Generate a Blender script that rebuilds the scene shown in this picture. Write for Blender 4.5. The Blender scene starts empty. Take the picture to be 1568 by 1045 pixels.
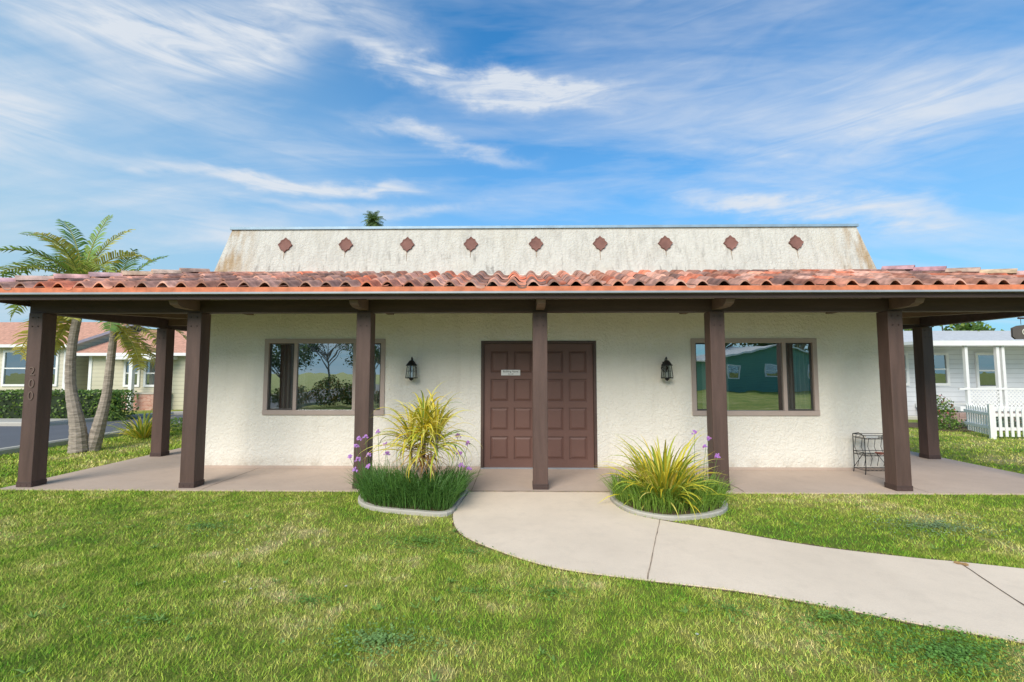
import bpy, math, random
import numpy as np
from mathutils import Vector
R=random.Random(7); rng=np.random.default_rng(7)
sc=bpy.context.scene
sc.view_settings.view_transform='Standard'
sc.view_settings.look='None'
sc.view_settings.exposure=0
# ------------------------------------------------------------------ node helpers
def nn(nt,t,**k):
    n=nt.nodes.new(t)
    for a,b in k.items(): setattr(n,a,b)
    return n
def math_(nt,op,a,b=None,c=None,clamp=False):
    n=nn(nt,'ShaderNodeMath',operation=op); n.use_clamp=clamp
    for i,x in enumerate((a,b,c)):
        if x is None: continue
        if isinstance(x,(int,float)): n.inputs[i].default_value=x
        else: nt.links.new(x,n.inputs[i])
    return n.outputs[0]
def mixc(nt,f,a,b,bt='MIX'):
    n=nn(nt,'ShaderNodeMix',data_type='RGBA',blend_type=bt)
    for s,x in ((n.inputs[0],f),(n.inputs[6],a),(n.inputs[7],b)):
        if isinstance(x,(int,float)): s.default_value=x
        elif isinstance(x,tuple): s.default_value=(*x[:3],1)
        else: nt.links.new(x,s)
    return n.outputs[2]
def ramp(nt,f,stops):
    n=nn(nt,'ShaderNodeValToRGB'); e=n.color_ramp.elements
    while len(e)<len(stops): e.new(.5)
    for i,(p,c) in enumerate(stops):
        e[i].position=p; e[i].color=(*c,1) if isinstance(c,tuple) else (c,c,c,1)
    nt.links.new(f,n.inputs[0]); return n.outputs[0]
def noise(nt,vec,scale,detail=4,rough=.55,dist=0):
    n=nn(nt,'ShaderNodeTexNoise'); n.inputs['Scale'].default_value=scale
    n.inputs['Detail'].default_value=detail; n.inputs['Roughness'].default_value=rough; n.inputs['Distortion'].default_value=dist
    nt.links.new(vec,n.inputs['Vector']); return n.outputs[0]
def mapping(nt,vec,scale=(1,1,1),rot=(0,0,0),loc=(0,0,0)):
    n=nn(nt,'ShaderNodeMapping'); n.inputs['Scale'].default_value=scale; n.inputs['Rotation'].default_value=rot; n.inputs['Location'].default_value=loc
    nt.links.new(vec,n.inputs['Vector']); return n.outputs[0]
def newmat(name):
    m=bpy.data.materials.new(name); m.use_nodes=True; nt=m.node_tree
    b=nt.nodes['Principled BSDF']; g=nn(nt,'ShaderNodeNewGeometry')
    return m,nt,b,g.outputs['Position']
def bump(nt,b,h,dist=.01,st=1.0):
    n=nn(nt,'ShaderNodeBump'); n.inputs['Distance'].default_value=dist; n.inputs['Strength'].default_value=st
    nt.links.new(h,n.inputs['Height']); nt.links.new(n.outputs[0],b.inputs['Normal'])
def attrc(nt):
    n=nn(nt,'ShaderNodeAttribute',attribute_name='Col'); return n.outputs['Color']
def M(name,col,rough=.7,metal=0,var=.15,scale=4,bm=0,bs=60,attr=False,spec=.4,stretch=(1,1,1),trans=0):
    m,nt,b,P=newmat(name)
    V=mapping(nt,P,scale=stretch)
    f=noise(nt,V,scale,2 if attr else 5,.6)
    f=ramp(nt,f,[(.3,0.0),(.7,1.0)])
    lo=tuple(c*(1-var) for c in col); hi=tuple(min(1,c*(1+var)) for c in col)
    c=mixc(nt,f,lo,hi)
    if attr: c=mixc(nt,1.0,c,attrc(nt),'MULTIPLY')
    nt.links.new(c,b.inputs['Base Color'])
    b.inputs['Roughness'].default_value=rough; b.inputs['Metallic'].default_value=metal
    b.inputs['Specular IOR Level'].default_value=spec
    if bm: bump(nt,b,noise(nt,V,bs,3,.6),bm)
    if trans:
        tr=nn(nt,'ShaderNodeBsdfTranslucent'); nt.links.new(c,tr.inputs[0])
        mx=nn(nt,'ShaderNodeMixShader'); mx.inputs[0].default_value=trans
        nt.links.new(b.outputs[0],mx.inputs[1]); nt.links.new(tr.outputs[0],mx.inputs[2])
        nt.links.new(mx.outputs[0],nt.nodes['Material Output'].inputs[0])
    return m
# ------------------------------------------------------------------ mesh builder
class MB:
    def __init__(s): s.v=[];s.f=[];s.m=[];s.c=[]
    def add(s,vs,fs,mat=0,col=(1,1,1)):
        o=len(s.v); s.v.extend([tuple(p) for p in vs])
        for f in fs: s.f.append(tuple(o+i for i in f)); s.m.append(mat); s.c.append(col)
    def box(s,x0,x1,y0,y1,z0,z1,mat=0,col=(1,1,1)):
        vs=[(x,y,z) for z in (z0,z1) for y in (y0,y1) for x in (x0,x1)]
        s.add(vs,[(0,2,3,1),(4,5,7,6),(0,1,5,4),(2,6,7,3),(0,4,6,2),(1,3,7,5)],mat,col)
    def sweep(s,pts,rad,n=8,mat=0,col=(1,1,1),cap=True):
        pts=[Vector(p) for p in pts]; k=len(pts)
        if isinstance(rad,(int,float)): rad=[rad]*k
        vs=[];prev=None
        for i,p in enumerate(pts):
            t=(pts[min(i+1,k-1)]-pts[max(i-1,0)]).normalized()
            a=prev if prev is not None else (Vector((1,0,0)) if abs(t.x)<.9 else Vector((0,1,0)))
            u=(a-t*a.dot(t)).normalized(); w=t.cross(u); prev=u
            for j in range(n):
                th=2*math.pi*j/n; vs.append(p+(u*math.cos(th)+w*math.sin(th))*rad[i])
        fs=[(i*n+j,i*n+(j+1)%n,(i+1)*n+(j+1)%n,(i+1)*n+j) for i in range(k-1) for j in range(n)]
        if cap: fs+= [tuple(range(n))[::-1],tuple((k-1)*n+j for j in range(n))]
        s.add(vs,fs,mat,col)
    def prism(s,poly,z0,z1,mat=0,col=(1,1,1)):
        n=len(poly); vs=[(x,y,z0) for x,y in poly]+[(x,y,z1) for x,y in poly]
        s.add(vs,[tuple(range(n,2*n)),tuple(range(n))[::-1]]+[(i,(i+1)%n,n+(i+1)%n,n+i) for i in range(n)],mat,col)
    def strap(s,base,az,el,L,droop,w,n=6,mat=0,cols=((1,1,1),(1,1,1)),twist=0,fold=.25):
        p=Vector(base); d=L/n; vs=[]
        side=Vector((-math.sin(az+twist),math.cos(az+twist),0))
        for i in range(n+1):
            t=i/n; e=el-droop*t*t
            ww=w*(.55+1.3*t if t<.35 else 1.0)*(1 if t<.55 else max(0.03,(1-t)/.45))
            dirv=Vector((math.cos(az)*math.cos(e),math.sin(az)*math.cos(e),math.sin(e)))
            up=side.cross(dirv)
            vs+= [p-side*ww/2+up*ww*fold,p,p+side*ww/2+up*ww*fold]
            p=p+dirv*d
            if p.z<.02: p.z=.02
        s.add(vs,[(3*i,3*i+1,3*i+4,3*i+3) for i in range(n)],mat,cols[0])
        s.add(vs,[(3*i+1,3*i+2,3*i+5,3*i+4) for i in range(n)],mat,cols[1])
    def obj(s,name,mats,parent=None,smooth=False,bevel=0,origin=True):
        V=np.array(s.v,dtype=np.float64)
        o=np.zeros(3)
        if origin: o=np.array([(V[:,0].min()+V[:,0].max())/2,(V[:,1].min()+V[:,1].max())/2,V[:,2].min()])
        me=bpy.data.meshes.new(name); me.from_pydata((V-o).tolist(),[],s.f)
        for m in mats: me.materials.append(m)
        me.polygons.foreach_set('material_index',np.array(s.m,dtype=np.int32))
        if smooth: me.polygons.foreach_set('use_smooth',np.ones(len(s.f),dtype=bool))
        ln=np.array([len(f) for f in s.f]); c=np.ones((len(s.f),4)); c[:,:3]=np.array(s.c)
        ca=me.color_attributes.new('Col','FLOAT_COLOR','CORNER')
        ca.data.foreach_set('color',np.repeat(c,ln,axis=0).ravel())
        me.update()
        ob=bpy.data.objects.new(name,me); sc.collection.objects.link(ob); ob.location=o
        if bevel:
            b=ob.modifiers.new('b','BEVEL'); b.width=bevel; b.segments=2; b.limit_method='ANGLE'
        if parent: 
            ob.parent=parent; ob.location=Vector(o)-parent.location
        return ob
def empty(name,loc):
    e=bpy.data.objects.new(name,None); e.location=loc; sc.collection.objects.link(e); return e
def text(body,loc,rot,size,mat,name,parent=None,ext=.002,align='CENTER'):
    c=bpy.data.curves.new(name,'FONT'); c.body=body; c.size=size; c.extrude=ext; c.align_x=align; c.align_y='CENTER'
    c.materials.append(mat); o=bpy.data.objects.new(name,c); sc.collection.objects.link(o)
    o.rotation_euler=rot; o.location=loc
    if parent: o.parent=parent; o.location=Vector(loc)-parent.location
    return o
def smooth_poly(P,k=6,closed=False):
    n=len(P); out=[]
    rg=range(n if closed else n-1)
    for i in rg:
        g=lambda j: P[j%n] if closed else P[max(0,min(n-1,j))]
        p0,p1,p2,p3=[np.array(g(i+d),float) for d in (-1,0,1,2)]
        for t in np.arange(k)/k:
            out.append(tuple(.5*((2*p1)+(-p0+p2)*t+(2*p0-5*p1+4*p2-p3)*t*t+(-p0+3*p1-3*p2+p3)*t**3)))
    if not closed: out.append(tuple(P[-1]))
    return out
def inpoly(x,y,poly):
    r=np.zeros(x.shape,bool); n=len(poly)
    for i in range(n):
        x1,y1=poly[i]; x2,y2=poly[(i+1)%n]
        if y1==y2: continue
        c=((y1>y)!=(y2>y))&(x<(x2-x1)*(y-y1)/(y2-y1)+x1); r^=c
    return r
# ------------------------------------------------------------------ dimensions
WY=7.37; X0,X1=-4.99,5.95; BY=12.6; RUN=1.78
EX0,EX1,EY0,EY1=X0-RUN,X1+RUN,WY-RUN,BY+RUN
ZE=2.605; ZT=3.15; SL=(ZT-ZE)/RUN
# ------------------------------------------------------------------ materials
def stucco(name,col,stain=False):
    m,nt,b,P=newmat(name)
    c=mixc(nt,ramp(nt,noise(nt,P,1.3,4,.6),[(.3,0.),(.7,1.)]),tuple(k*.93 for k in col),col)
    sep=nn(nt,'ShaderNodeSeparateXYZ'); nt.links.new(P,sep.inputs[0])
    if not stain:
        lowz=math_(nt,'MULTIPLY',math_(nt,'SUBTRACT',.25,sep.outputs[2]),4.0,clamp=True)
        lowz=math_(nt,'MULTIPLY',lowz,ramp(nt,noise(nt,P,5,4,.7),[(.35,0.),(.7,.8)]))
        c=mixc(nt,lowz,c,(.45,.38,.29))
        g=ramp(nt,noise(nt,mapping(nt,P,scale=(5,5,.6)),1.0,5,.65),[(.52,0.),(.75,.28)])
        c=mixc(nt,g,c,(.60,.56,.47))
    if stain:
        st=noise(nt,mapping(nt,P,scale=(7,7,.55)),1.6,6,.65)
        c=mixc(nt,ramp(nt,st,[(.46,0.),(.68,.5)]),c,(.38,.36,.32))
        st2=noise(nt,mapping(nt,P,scale=(14,14,.6),loc=(3,1,0)),1.0,4,.6)
        low=math_(nt,'MULTIPLY',math_(nt,'SUBTRACT',4.1,sep.outputs[2]),1.2)
        c=mixc(nt,math_(nt,'MULTIPLY',ramp(nt,st2,[(.57,0.),(.69,.6)]),low,clamp=True),c,(.22,.20,.18))
        e=math_(nt,'ABSOLUTE',math_(nt,'SUBTRACT',sep.outputs[0],.48))
        e=math_(nt,'MULTIPLY',math_(nt,'SUBTRACT',e,4.75),2.2,clamp=True)
        e=math_(nt,'MULTIPLY',e,ramp(nt,noise(nt,mapping(nt,P,scale=(6,6,1)),1.2,5),[(.4,0.),(.6,.85)]))
        c=mixc(nt,e,c,(.38,.25,.12))
        w=ramp(nt,noise(nt,P,2.2,5,.6),[(.5,0.),(.75,.25)])
        c=mixc(nt,w,c,(.58,.51,.38))
    nt.links.new(c,b.inputs['Base Color']); b.inputs['Roughness'].default_value=.9; b.inputs['Specular IOR Level'].default_value=.2
    h=ramp(nt,noise(nt,P,26,5,.6),[(.38,0.),(.62,1.)])
    bump(nt,b,h,.007,.9); return m
m_wall=stucco('stucco_cream',(.86,.825,.735)); m_mans=stucco('stucco_weathered',(.64,.62,.56),True)
m_brown=M('painted_brown_wood',(.100,.060,.049),.55,var=.2,scale=3,bm=.003,bs=18,stretch=(4,4,.5))
m_beam=M('dark_brown_beam',(.070,.043,.037),.6,var=.25,scale=3,bm=.003,bs=18,stretch=(.4,4,4))
m_ceil=M('ceiling_boards',(.30,.22,.17),.8,var=.15,bm=.002,bs=10,stretch=(.5,8,1))
m_door=M('door_brown_paint',(.16,.084,.067),.5,var=.07,scale=2,bm=.001,bs=40)
m_tile=M('terracotta_tile',(.46,.225,.165),.85,var=.45,scale=7,bm=.004,bs=40,attr=True)
m_flash=M('orange_flashing',(.62,.19,.09),.6,var=.3,scale=8)
m_metal=M('grey_metal',(.36,.39,.42),.4,.2,var=.1)
m_cap=M('parapet_cap',(.28,.40,.50),.45,.2,var=.15)
m_black=M('black_iron',(.02,.02,.02),.45,.4,var=.2)
m_vent=M('brown_vent',(.21,.10,.08),.8,var=.25,bm=.003)
m_frame=M('window_frame_beige',(.42,.34,.30),.45,var=.05)
m_dark=M('interior_dark',(.05,.05,.05),.9)
m_curt=M('curtain',(.36,.36,.35),.9,var=.2,scale=6,stretch=(6,1,.3))
m_white=M('white_paint',(.80,.80,.78),.5,var=.05)
m_soil=M('soil',(.13,.085,.05),.95,var=.4,scale=20,bm=.02,bs=25)
m_txt=M('sign_text',(.03,.03,.03),.6)
def glassmat(name,refl):
    m=bpy.data.materials.new(name); m.use_nodes=True; nt=m.node_tree; nt.nodes.remove(nt.nodes['Principled BSDF'])
    g=nn(nt,'ShaderNodeBsdfGlossy'); g.inputs['Roughness'].default_value=.0; g.inputs[0].default_value=(.86,.93,.95,1)
    t=nn(nt,'ShaderNodeBsdfTransparent'); t.inputs[0].default_value=(.8,.84,.82,1)
    geo=nn(nt,'ShaderNodeNewGeometry'); bp=nn(nt,'ShaderNodeBump'); bp.inputs['Distance'].default_value=.004; bp.inputs['Strength'].default_value=.35
    nt.links.new(noise(nt,geo.outputs['Position'],1.7,2),bp.inputs['Height']); nt.links.new(bp.outputs[0],g.inputs['Normal'])
    lw=nn(nt,'ShaderNodeLayerWeight'); lw.inputs[0].default_value=.3
    f=math_(nt,'ADD',math_(nt,'MULTIPLY',lw.outputs['Fresnel'],.4),refl,clamp=True)
    mx=nn(nt,'ShaderNodeMixShader'); nt.links.new(f,mx.inputs[0]); nt.links.new(t.outputs[0],mx.inputs[1]); nt.links.new(g.outputs[0],mx.inputs[2])
    nt.links.new(mx.outputs[0],nt.nodes['Material Output'].inputs[0]); return m
m_glass=glassmat('window_glass',.46); m_lglass=glassmat('lantern_glass',.2)
def concrete(name,col):
    m,nt,b,P=newmat(name)
    c=mixc(nt,ramp(nt,noise(nt,P,.9,5,.65),[(.3,0.),(.7,1.)]),tuple(k*.85 for k in col),col)
    c=mixc(nt,ramp(nt,noise(nt,P,5,5,.7),[(.50,0.),(.75,.35)]),c,tuple(k*.7 for k in col))
    c=mixc(nt,ramp(nt,noise(nt,P,120,2,.5),[(.5,0.),(.7,.25)]),c,tuple(k*.75 for k in col))
    nt.links.new(c,b.inputs['Base Color']); b.inputs['Roughness'].default_value=.85; b.inputs['Specular IOR Level'].default_value=.25
    bump(nt,b,noise(nt,P,90,3),.002); return m
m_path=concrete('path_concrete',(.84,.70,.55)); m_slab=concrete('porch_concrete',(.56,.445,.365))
m_curb=concrete('curb_concrete',(.50,.47,.41)); m_asph=concrete('asphalt',(.13,.135,.15))
m_joint=M('joint_dark',(.16,.11,.08),.9,var=.4,scale=15); m_rust=M('joint_rust',(.42,.24,.09),.9,var=.4,scale=12)
def lawnmat(name,blade):
    m,nt,b,P=newmat(name)
    F=mapping(nt,P,scale=(1,1,0))
    a=noise(nt,F,.8,3,.6,.4); d=noise(nt,F,5.0,3,.7)
    s=math_(nt,'ADD',math_(nt,'MULTIPLY',a,.60),math_(nt,'MULTIPLY',d,.40))
    k=1.0 if blade else .8
    S=lambda c: tuple(q*k for q in c)
    c=ramp(nt,s,[(.38,S((.19,.34,.035))),(.46,S((.33,.45,.055))),(.54,S((.52,.55,.12))),(.63,S((.76,.67,.30)))])
    if blade: c=mixc(nt,1.,c,attrc(nt),'MULTIPLY')
    else:
        c=mixc(nt,ramp(nt,noise(nt,F,60,4,.7),[(.35,.0),(.65,.6)]),c,(.22,.19,.07))
        bump(nt,b,noise(nt,F,70,4,.8),.03)
    nt.links.new(c,b.inputs['Base Color']); b.inputs['Roughness'].default_value=.8; b.inputs['Specular IOR Level'].default_value=.15
    return m
m_ground=lawnmat('lawn_ground',False); m_blade=lawnmat('lawn_blade',True)
m_leaf=M('leaf',(1,1,1),.5,var=.12,scale=8,attr=True,trans=.3,spec=.4)
m_bark=M('palm_bark',(.33,.28,.23),.9,var=.35,scale=6,bm=.01,bs=14,stretch=(1,1,5),attr=True)
# ------------------------------------------------------------------ ground, road, path
g=MB(); g.add([(-300,-300,0),(300,-300,0),(300,300,0),(-300,300,0)],[(0,1,2,3)]); g.obj('ground',[m_ground])
road=[(-9.7,-80),(-9.7,13.6),(-9.3,14.6),(-8.4,15.2),(40,15.6),(40,60),(34,60),(34,17.6),(-10,17.3),(-12.4,16.4),(-13,15),(-13.4,12.9),(-80,12.9),(-80,4),(-17,4),(-17,-80)]
g=MB(); g.prism(road,-.05,.006); g.obj('road',[m_asph])
def curb(name,pts,w,h,mat,closed=False):
    b=MB(); P=[np.array(p,float) for p in pts]; k=len(P); vs=[]
    for i in range(k):
        a=P[(i-1)%k] if closed else P[max(i-1,0)]; c=P[(i+1)%k] if closed else P[min(i+1,k-1)]
        t=(c-a); t/=np.linalg.norm(t)+1e-9; q=np.array([-t[1],t[0]])
        for o,z in ((-.5,-.03),(-.5,h*.75),(-.35,h),(.35,h),(.5,h*.75),(.5,-.03)):
            vs.append((*(P[i]+q*w*o),z))
    m=6; fs=[]
    for i in range(k if closed else k-1):
        j=(i+1)%k
        for t in range(m-1): fs.append((i*m+t,i*m+t+1,j*m+t+1,j*m+t))
    if not closed: fs+= [tuple(range(m)),tuple((k-1)*m+t for t in range(m))[::-1]]
    b.add(vs,fs); return b.obj(name,[mat],smooth=False)
curb('road_kerb',[(-9.62,-80),(-9.62,13.55),(-9.22,14.5),(-8.35,15.1),(33,15.5)],.16,.12,m_curb)
curb('road_kerb',[(-80,12.98),(-13.45,12.98),(-13.1,14.9),(-12.45,16.45),(-10,17.38),(33.9,17.68)],.16,.12,m_curb)
g=MB(); g.box(-80,-13.7,13.08,14.1,-.02,.1); g.obj('sidewalk',[m_curb])
L=[(-.53,5.99),(-.57,5.5),(-.60,5.06),(-.46,4.52),(-.14,4.14),(.395,3.74),(1.06,3.53),(1.706,3.36),(2.24,3.135),(2.68,2.917),(3.0,2.785),(6,1.45),(12,-1.4)]
Rr=[(13,1.0),(7,2.75),(4.11,3.765),(3.41,3.97),(2.74,4.22),(2.10,4.61),(1.64,4.88),(1.33,5.13),(1.22,5.6),(1.3,5.99)]
SLf,SRr=smooth_poly(L,5),smooth_poly(Rr,5)
path=SLf+SRr
g=MB(); g.prism(path,-.05,.012); pth=g.obj('concrete_path',[m_path])
def ribbon(pts,w0,w1,z):
    g=MB(); k=len(pts); vs=[]
    for i in range(k):
        a=np.array(pts[max(i-1,0)]);c=np.array(pts[min(i+1,k-1)]); t=c-a; t/=np.linalg.norm(t)+1e-9; q=np.array([t[1],-t[0]]); p=np.array(pts[i]); ww=w1*R.uniform(.5,1.3)
        vs+=[(*(p-q*w0),z),(*(p+q*ww),z)]
    g.add(vs,[(2*i,2*i+1,2*i+3,2*i+2) for i in range(k-1)]); o=g.obj('path_soil_edge',[m_soil]); o.parent=pth; o.location=Vector(o.location)-pth.location
ribbon(SRr[:-12],-.002,.05,.005); ribbon(SLf[6:],-.002,.022,.005)
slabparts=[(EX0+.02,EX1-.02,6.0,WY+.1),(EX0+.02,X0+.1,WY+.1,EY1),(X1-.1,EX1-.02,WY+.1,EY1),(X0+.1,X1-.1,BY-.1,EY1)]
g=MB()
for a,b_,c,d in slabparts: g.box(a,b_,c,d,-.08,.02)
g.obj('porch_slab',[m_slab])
def joint(name,a,b_,w,z,mat):
    a=Vector((*a,z));b2=Vector((*b_,z)); t=(b2-a).normalized(); q=Vector((-t.y,t.x,0))*w/2
    n=14; vs=[]
    for i in range(n+1):
        p=a.lerp(b2,i/n)+q.normalized()*R.uniform(-.003,.003); k=R.uniform(.6,1.4); vs+=[p-q*k,p+q*k]
    g=MB(); g.add(vs,[(2*i,2*i+2,2*i+3,2*i+1) for i in range(n)]); return g.obj(name,[mat],parent=None)
m_jl=M('joint_tan',(.34,.26,.19),.9,var=.4,scale=15)
j=[joint('path_joint',(1.60,4.93),(1.08,3.53),.008,.0155,m_jl),joint('path_joint',(3.70,3.88),(3.30,2.67),.012,.0155,m_joint),
   joint('path_joint',(3.66,3.88),(3.72,3.82),.06,.0165,m_rust),joint('path_joint',(6.2,3.0),(5.7,1.6),.014,.0155,m_joint),
   joint('porch_joint',(-.53,5.994),(1.3,5.994),.012,.0245,m_jl)]
for xx in (-4.3,-1.96,2.76,5.1): j.append(joint('porch_joint',(xx+.25,6.02),(xx+.25,WY-.02),.008,.0245,m_joint))
j.append(joint('porch_joint',(-.5,6.02),(-.5,WY-.02),.008,.0245,m_joint))
for o in j:
    o.parent=pth; o.location=Vector(o.location)-pth.location
bedL=smooth_poly([(-1.80,6.0),(-1.83,5.74),(-1.72,5.43),(-1.47,5.22),(-1.04,5.09),(-.68,5.05),(-.62,5.4),(-.58,6.0)],5)
bedR=smooth_poly([(1.33,6.0),(1.26,5.6),(1.38,5.17),(1.66,4.96),(1.98,4.99),(2.33,5.17),(2.52,5.5),(2.55,6.0)],5)
for bd in (bedL,bedR):
    g=MB(); g.prism(bd,-.03,.035); g.obj('planting_bed',[m_soil]); curb('bed_edging',bd,.07,.045,m_curb)
# ------------------------------------------------------------------ grass blades (one object)
def blades(N,x0,x1,y0,y1,h0,h1,w):
    x=rng.uniform(x0,x1,N); y=rng.uniform(y0,y1,N)
    k=~inpoly(x,y,path)&~inpoly(x,y,bedL)&~inpoly(x,y,bedR)&~inpoly(x,y,road)
    for a,b_,c,d in slabparts: k&=~((x>a)&(x<b_)&(y>c)&(y<d))
    k&=~((x>X0)&(x<X1)&(y>WY)&(y<BY))
    x=x[k];y=y[k];n=len(x)
    clump=.6+.4*np.sin(x*9+2*np.sin(y*7))*np.sin(y*11+np.sin(x*5))
    h=rng.uniform(h0,h1,n)*(.75+.4*clump); th=rng.uniform(0,2*np.pi,n); ln=rng.uniform(.1,1.2,n)*h
    la=rng.uniform(0,2*np.pi,n); ww=w*rng.uniform(.6,1.3,n)/2
    c,s=np.cos(th)*ww,np.sin(th)*ww
    v=np.zeros((n,3,3)); v[:,0]=np.stack([x-c,y-s,np.zeros(n)],1); v[:,1]=np.stack([x+c,y+s,np.zeros(n)],1)
    v[:,2]=np.stack([x+np.cos(la)*ln,y+np.sin(la)*ln,h],1)
    br=rng.uniform(.6,1.3,n); col=np.ones((n,4)); col[:,:3]=br[:,None]
    dry=rng.random(n)<.12; col[dry,:3]*=np.array([1.35,1.15,1.5]); gr=rng.random(n)<.25; col[gr,:3]*=np.array([.6,.92,.6])
    col=np.minimum(col,1.6)
    return v.reshape(-1,3),np.repeat(col,3,axis=0)
parts=[blades(180000,-4.8,5,1.6,4.1,.014,.034,.005),blades(90000,-7.5,8.5,4.1,6.3,.016,.036,.007),blades(26000,-10,-4.7,1.5,6.3,.02,.045,.009),
       blades(18000,-9.6,-6.7,6,14,.02,.05,.016),blades(26000,7.6,16,4,13,.02,.05,.017),blades(14000,4.9,12,-1,4.1,.02,.045,.009)]
V=np.concatenate([p[0] for p in parts]); C=np.concatenate([p[1] for p in parts])
me=bpy.data.meshes.new('lawn_grass'); n=len(V)
me.vertices.add(n); me.vertices.foreach_set('co',V.ravel()); me.loops.add(n); me.loops.foreach_set('vertex_index',np.arange(n,dtype=np.int32))
me.polygons.add(n//3); me.polygons.foreach_set('loop_start',np.arange(0,n,3,dtype=np.int32))
try: me.polygons.foreach_set('loop_total',np.full(n//3,3,dtype=np.int32))
except Exception: pass
ca=me.color_attributes.new('Col','FLOAT_COLOR','CORNER'); ca.data.foreach_set('color',C.ravel())
me.materials.append(m_blade); me.update(calc_edges=True); me.validate()
ob=bpy.data.objects.new('lawn_grass',me); sc.collection.objects.link(ob)
g=MB()
CL=(.20,.36,.07)
for (cx,cy,r,n,cc) in [(-.75,4.25,.4,1100,CL),(-.3,4.0,.2,250,CL),(-.69,2.72,.28,900,(.24,.40,.12)),(2.1,3.0,.35,800,CL),(2.5,2.65,.45,2400,(.16,.33,.06)),
    (-3.0,4.6,.35,600,(.20,.36,.10)),(4.3,4.75,.55,2000,(.26,.38,.19)),(-1.3,3.15,.14,200,CL),(.35,3.3,.3,300,CL),(1.5,3.1,.18,200,CL),(-2.2,2.9,.2,180,CL),(-.2,3.3,.15,150,CL)]:
    for i in range(n):
        a=R.uniform(0,6.283); rr=r*abs(R.gauss(0,.6)); x=cx+rr*1.35*math.cos(a); y=cy+rr*.7*math.sin(a)
        if inpoly(np.array([x]),np.array([y]),path)[0]: continue
        z=R.uniform(.018,.038); s=R.uniform(.004,.009); k=R.uniform(.6,1.4); c=(cc[0]*k,cc[1]*k,cc[2]*k)
        tx,ty=R.uniform(-.4,.4),R.uniform(-.4,.4); a0=R.uniform(0,6.28)
        g.add([(x+s*math.cos(a0+q),y+s*math.sin(a0+q),z+s*(tx*math.cos(a0+q)+ty*math.sin(a0+q))) for q in (0,1.25,2.5,3.8,5.0)],[(0,1,2,3,4)],0,c)
for i in range(70):
    x=R.uniform(-4.5,4.5); y=R.uniform(2.3,5.6)
    if inpoly(np.array([x]),np.array([y]),path)[0]: continue
    for k in range(R.randint(5,9)):
        g.strap((x,y,.012),R.uniform(0,6.28),R.uniform(.2,.9),R.uniform(.03,.07),1.0,.012,3,0,((.20,.36,.07),(.24,.40,.08)))
g.obj('clover_patch',[m_leaf])
g=MB()
for px,py in [(-2.0,3.35),(-1.75,3.25),(-3.4,4.9),(-2.2,3.95),(1.15,2.75),(-1.1,3.3)]:
    for q in range(8):
        a=q*.785; g.add([(px,py,.05),(px+.009*math.cos(a-.3),py+.009*math.sin(a-.3),.052),(px+.011*math.cos(a),py+.011*math.sin(a),.052),(px+.009*math.cos(a+.3),py+.009*math.sin(a+.3),.052)],[(0,1,2,3)],0,(.8,.8,.75))
    g.sweep([(px,py,.0),(px,py,.05)],.0015,4,0,(.1,.2,.03))
g.obj('lawn_daisies',[m_leaf])
# ------------------------------------------------------------------ main building
B=empty('stucco_hall_building',(.48,WY,0))
wins=[(-4.02,-2.08),(2.90,4.86)]; wz0,wz1=.89,2.075; dx0,dx1,dz1=-.50,1.36,2.06
def wallgrid(b,xs0,xs1,y0,y1,z0,z1,ops):
    xs=sorted({xs0,xs1,*[o[0] for o in ops],*[o[1] for o in ops]}); zs=sorted({z0,z1,*[o[2] for o in ops],*[o[3] for o in ops]})
    for i in range(len(xs)-1):
        for k in range(len(zs)-1):
            cx=(xs[i]+xs[i+1])/2; cz=(zs[k]+zs[k+1])/2
            if any(o[0]<cx<o[1] and o[2]<cz<o[3] for o in ops): continue
            b.box(xs[i],xs[i+1],y0,y1,zs[k],zs[k+1])
b=MB(); wallgrid(b,X0,X1,WY,WY+.18,0,ZT,[(w[0],w[1],wz0,wz1) for w in wins]+[(dx0,dx1,0,dz1)])
b.box(X0,X0+.18,WY+.18,BY,0,ZT); b.box(X1-.18,X1,WY+.18,BY,0,ZT); b.box(X0+.18,X1-.18,BY-.18,BY,0,ZT)
b.obj('walls',[m_wall],B)
b=MB(); b.box(X0+.2,X1-.2,WY+.2,BY-.2,.01,.03); b.box(X0+.2,X1-.2,WY+.2,BY-.2,2.5,2.53); b.box(X0+.19,X1-.19,WY+2.4,WY+2.45,.03,2.5)
b.obj('interior',[m_dark],B)
b=MB(); b.box(X0-.012,dx0-.001,WY-.012,WY-.001,.02,.055); b.box(dx1+.001,X1+.012,WY-.012,WY-.001,.02,.055); b.obj('wall_base_strip',[m_slab],B)
# mansard
s=.20; z0,z1=ZT-.05,4.0
b=MB()
o=[(X0,WY-.003),(X1,WY-.003),(X1,BY+.003),(X0,BY+.003)]; t=[(X0+s,WY+s),(X1-s,WY+s),(X1-s,BY-s),(X0+s,BY-s)]; ti=[(X0+s+.25,WY+s+.25),(X1-s-.25,WY+s+.25),(X1-s-.25,BY-s-.25),(X0+s+.25,BY-s-.25)]
vs=[(x,y,z0) for x,y in o]+[(x,y,z1) for x,y in t]+[(x,y,z1) for x,y in ti]+[(x,y,3.4) for x,y in ti]
fs=[]
for i in range(4):
    k=(i+1)%4; fs+=[(i,k,4+k,4+i),(4+i,4+k,8+k,8+i),(8+i,8+k,12+k,12+i)]
fs.append((12,13,14,15)); b.add(vs,fs); b.obj('mansard_parapet',[m_mans],B)
b=MB()
for (a,c,d,e) in [(X0+s-.03,X1-s+.03,WY+s-.035,WY+s+.1),(X0+s-.03,X1-s+.03,BY-s-.1,BY-s+.03),(X0+s-.03,X0+s+.1,WY+s+.1,BY-s-.1),(X1-s-.1,X1-s+.03,WY+s+.1,BY-s-.1)]:
    b.box(a,c,d,e,z1-.02,z1+.022)
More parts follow.
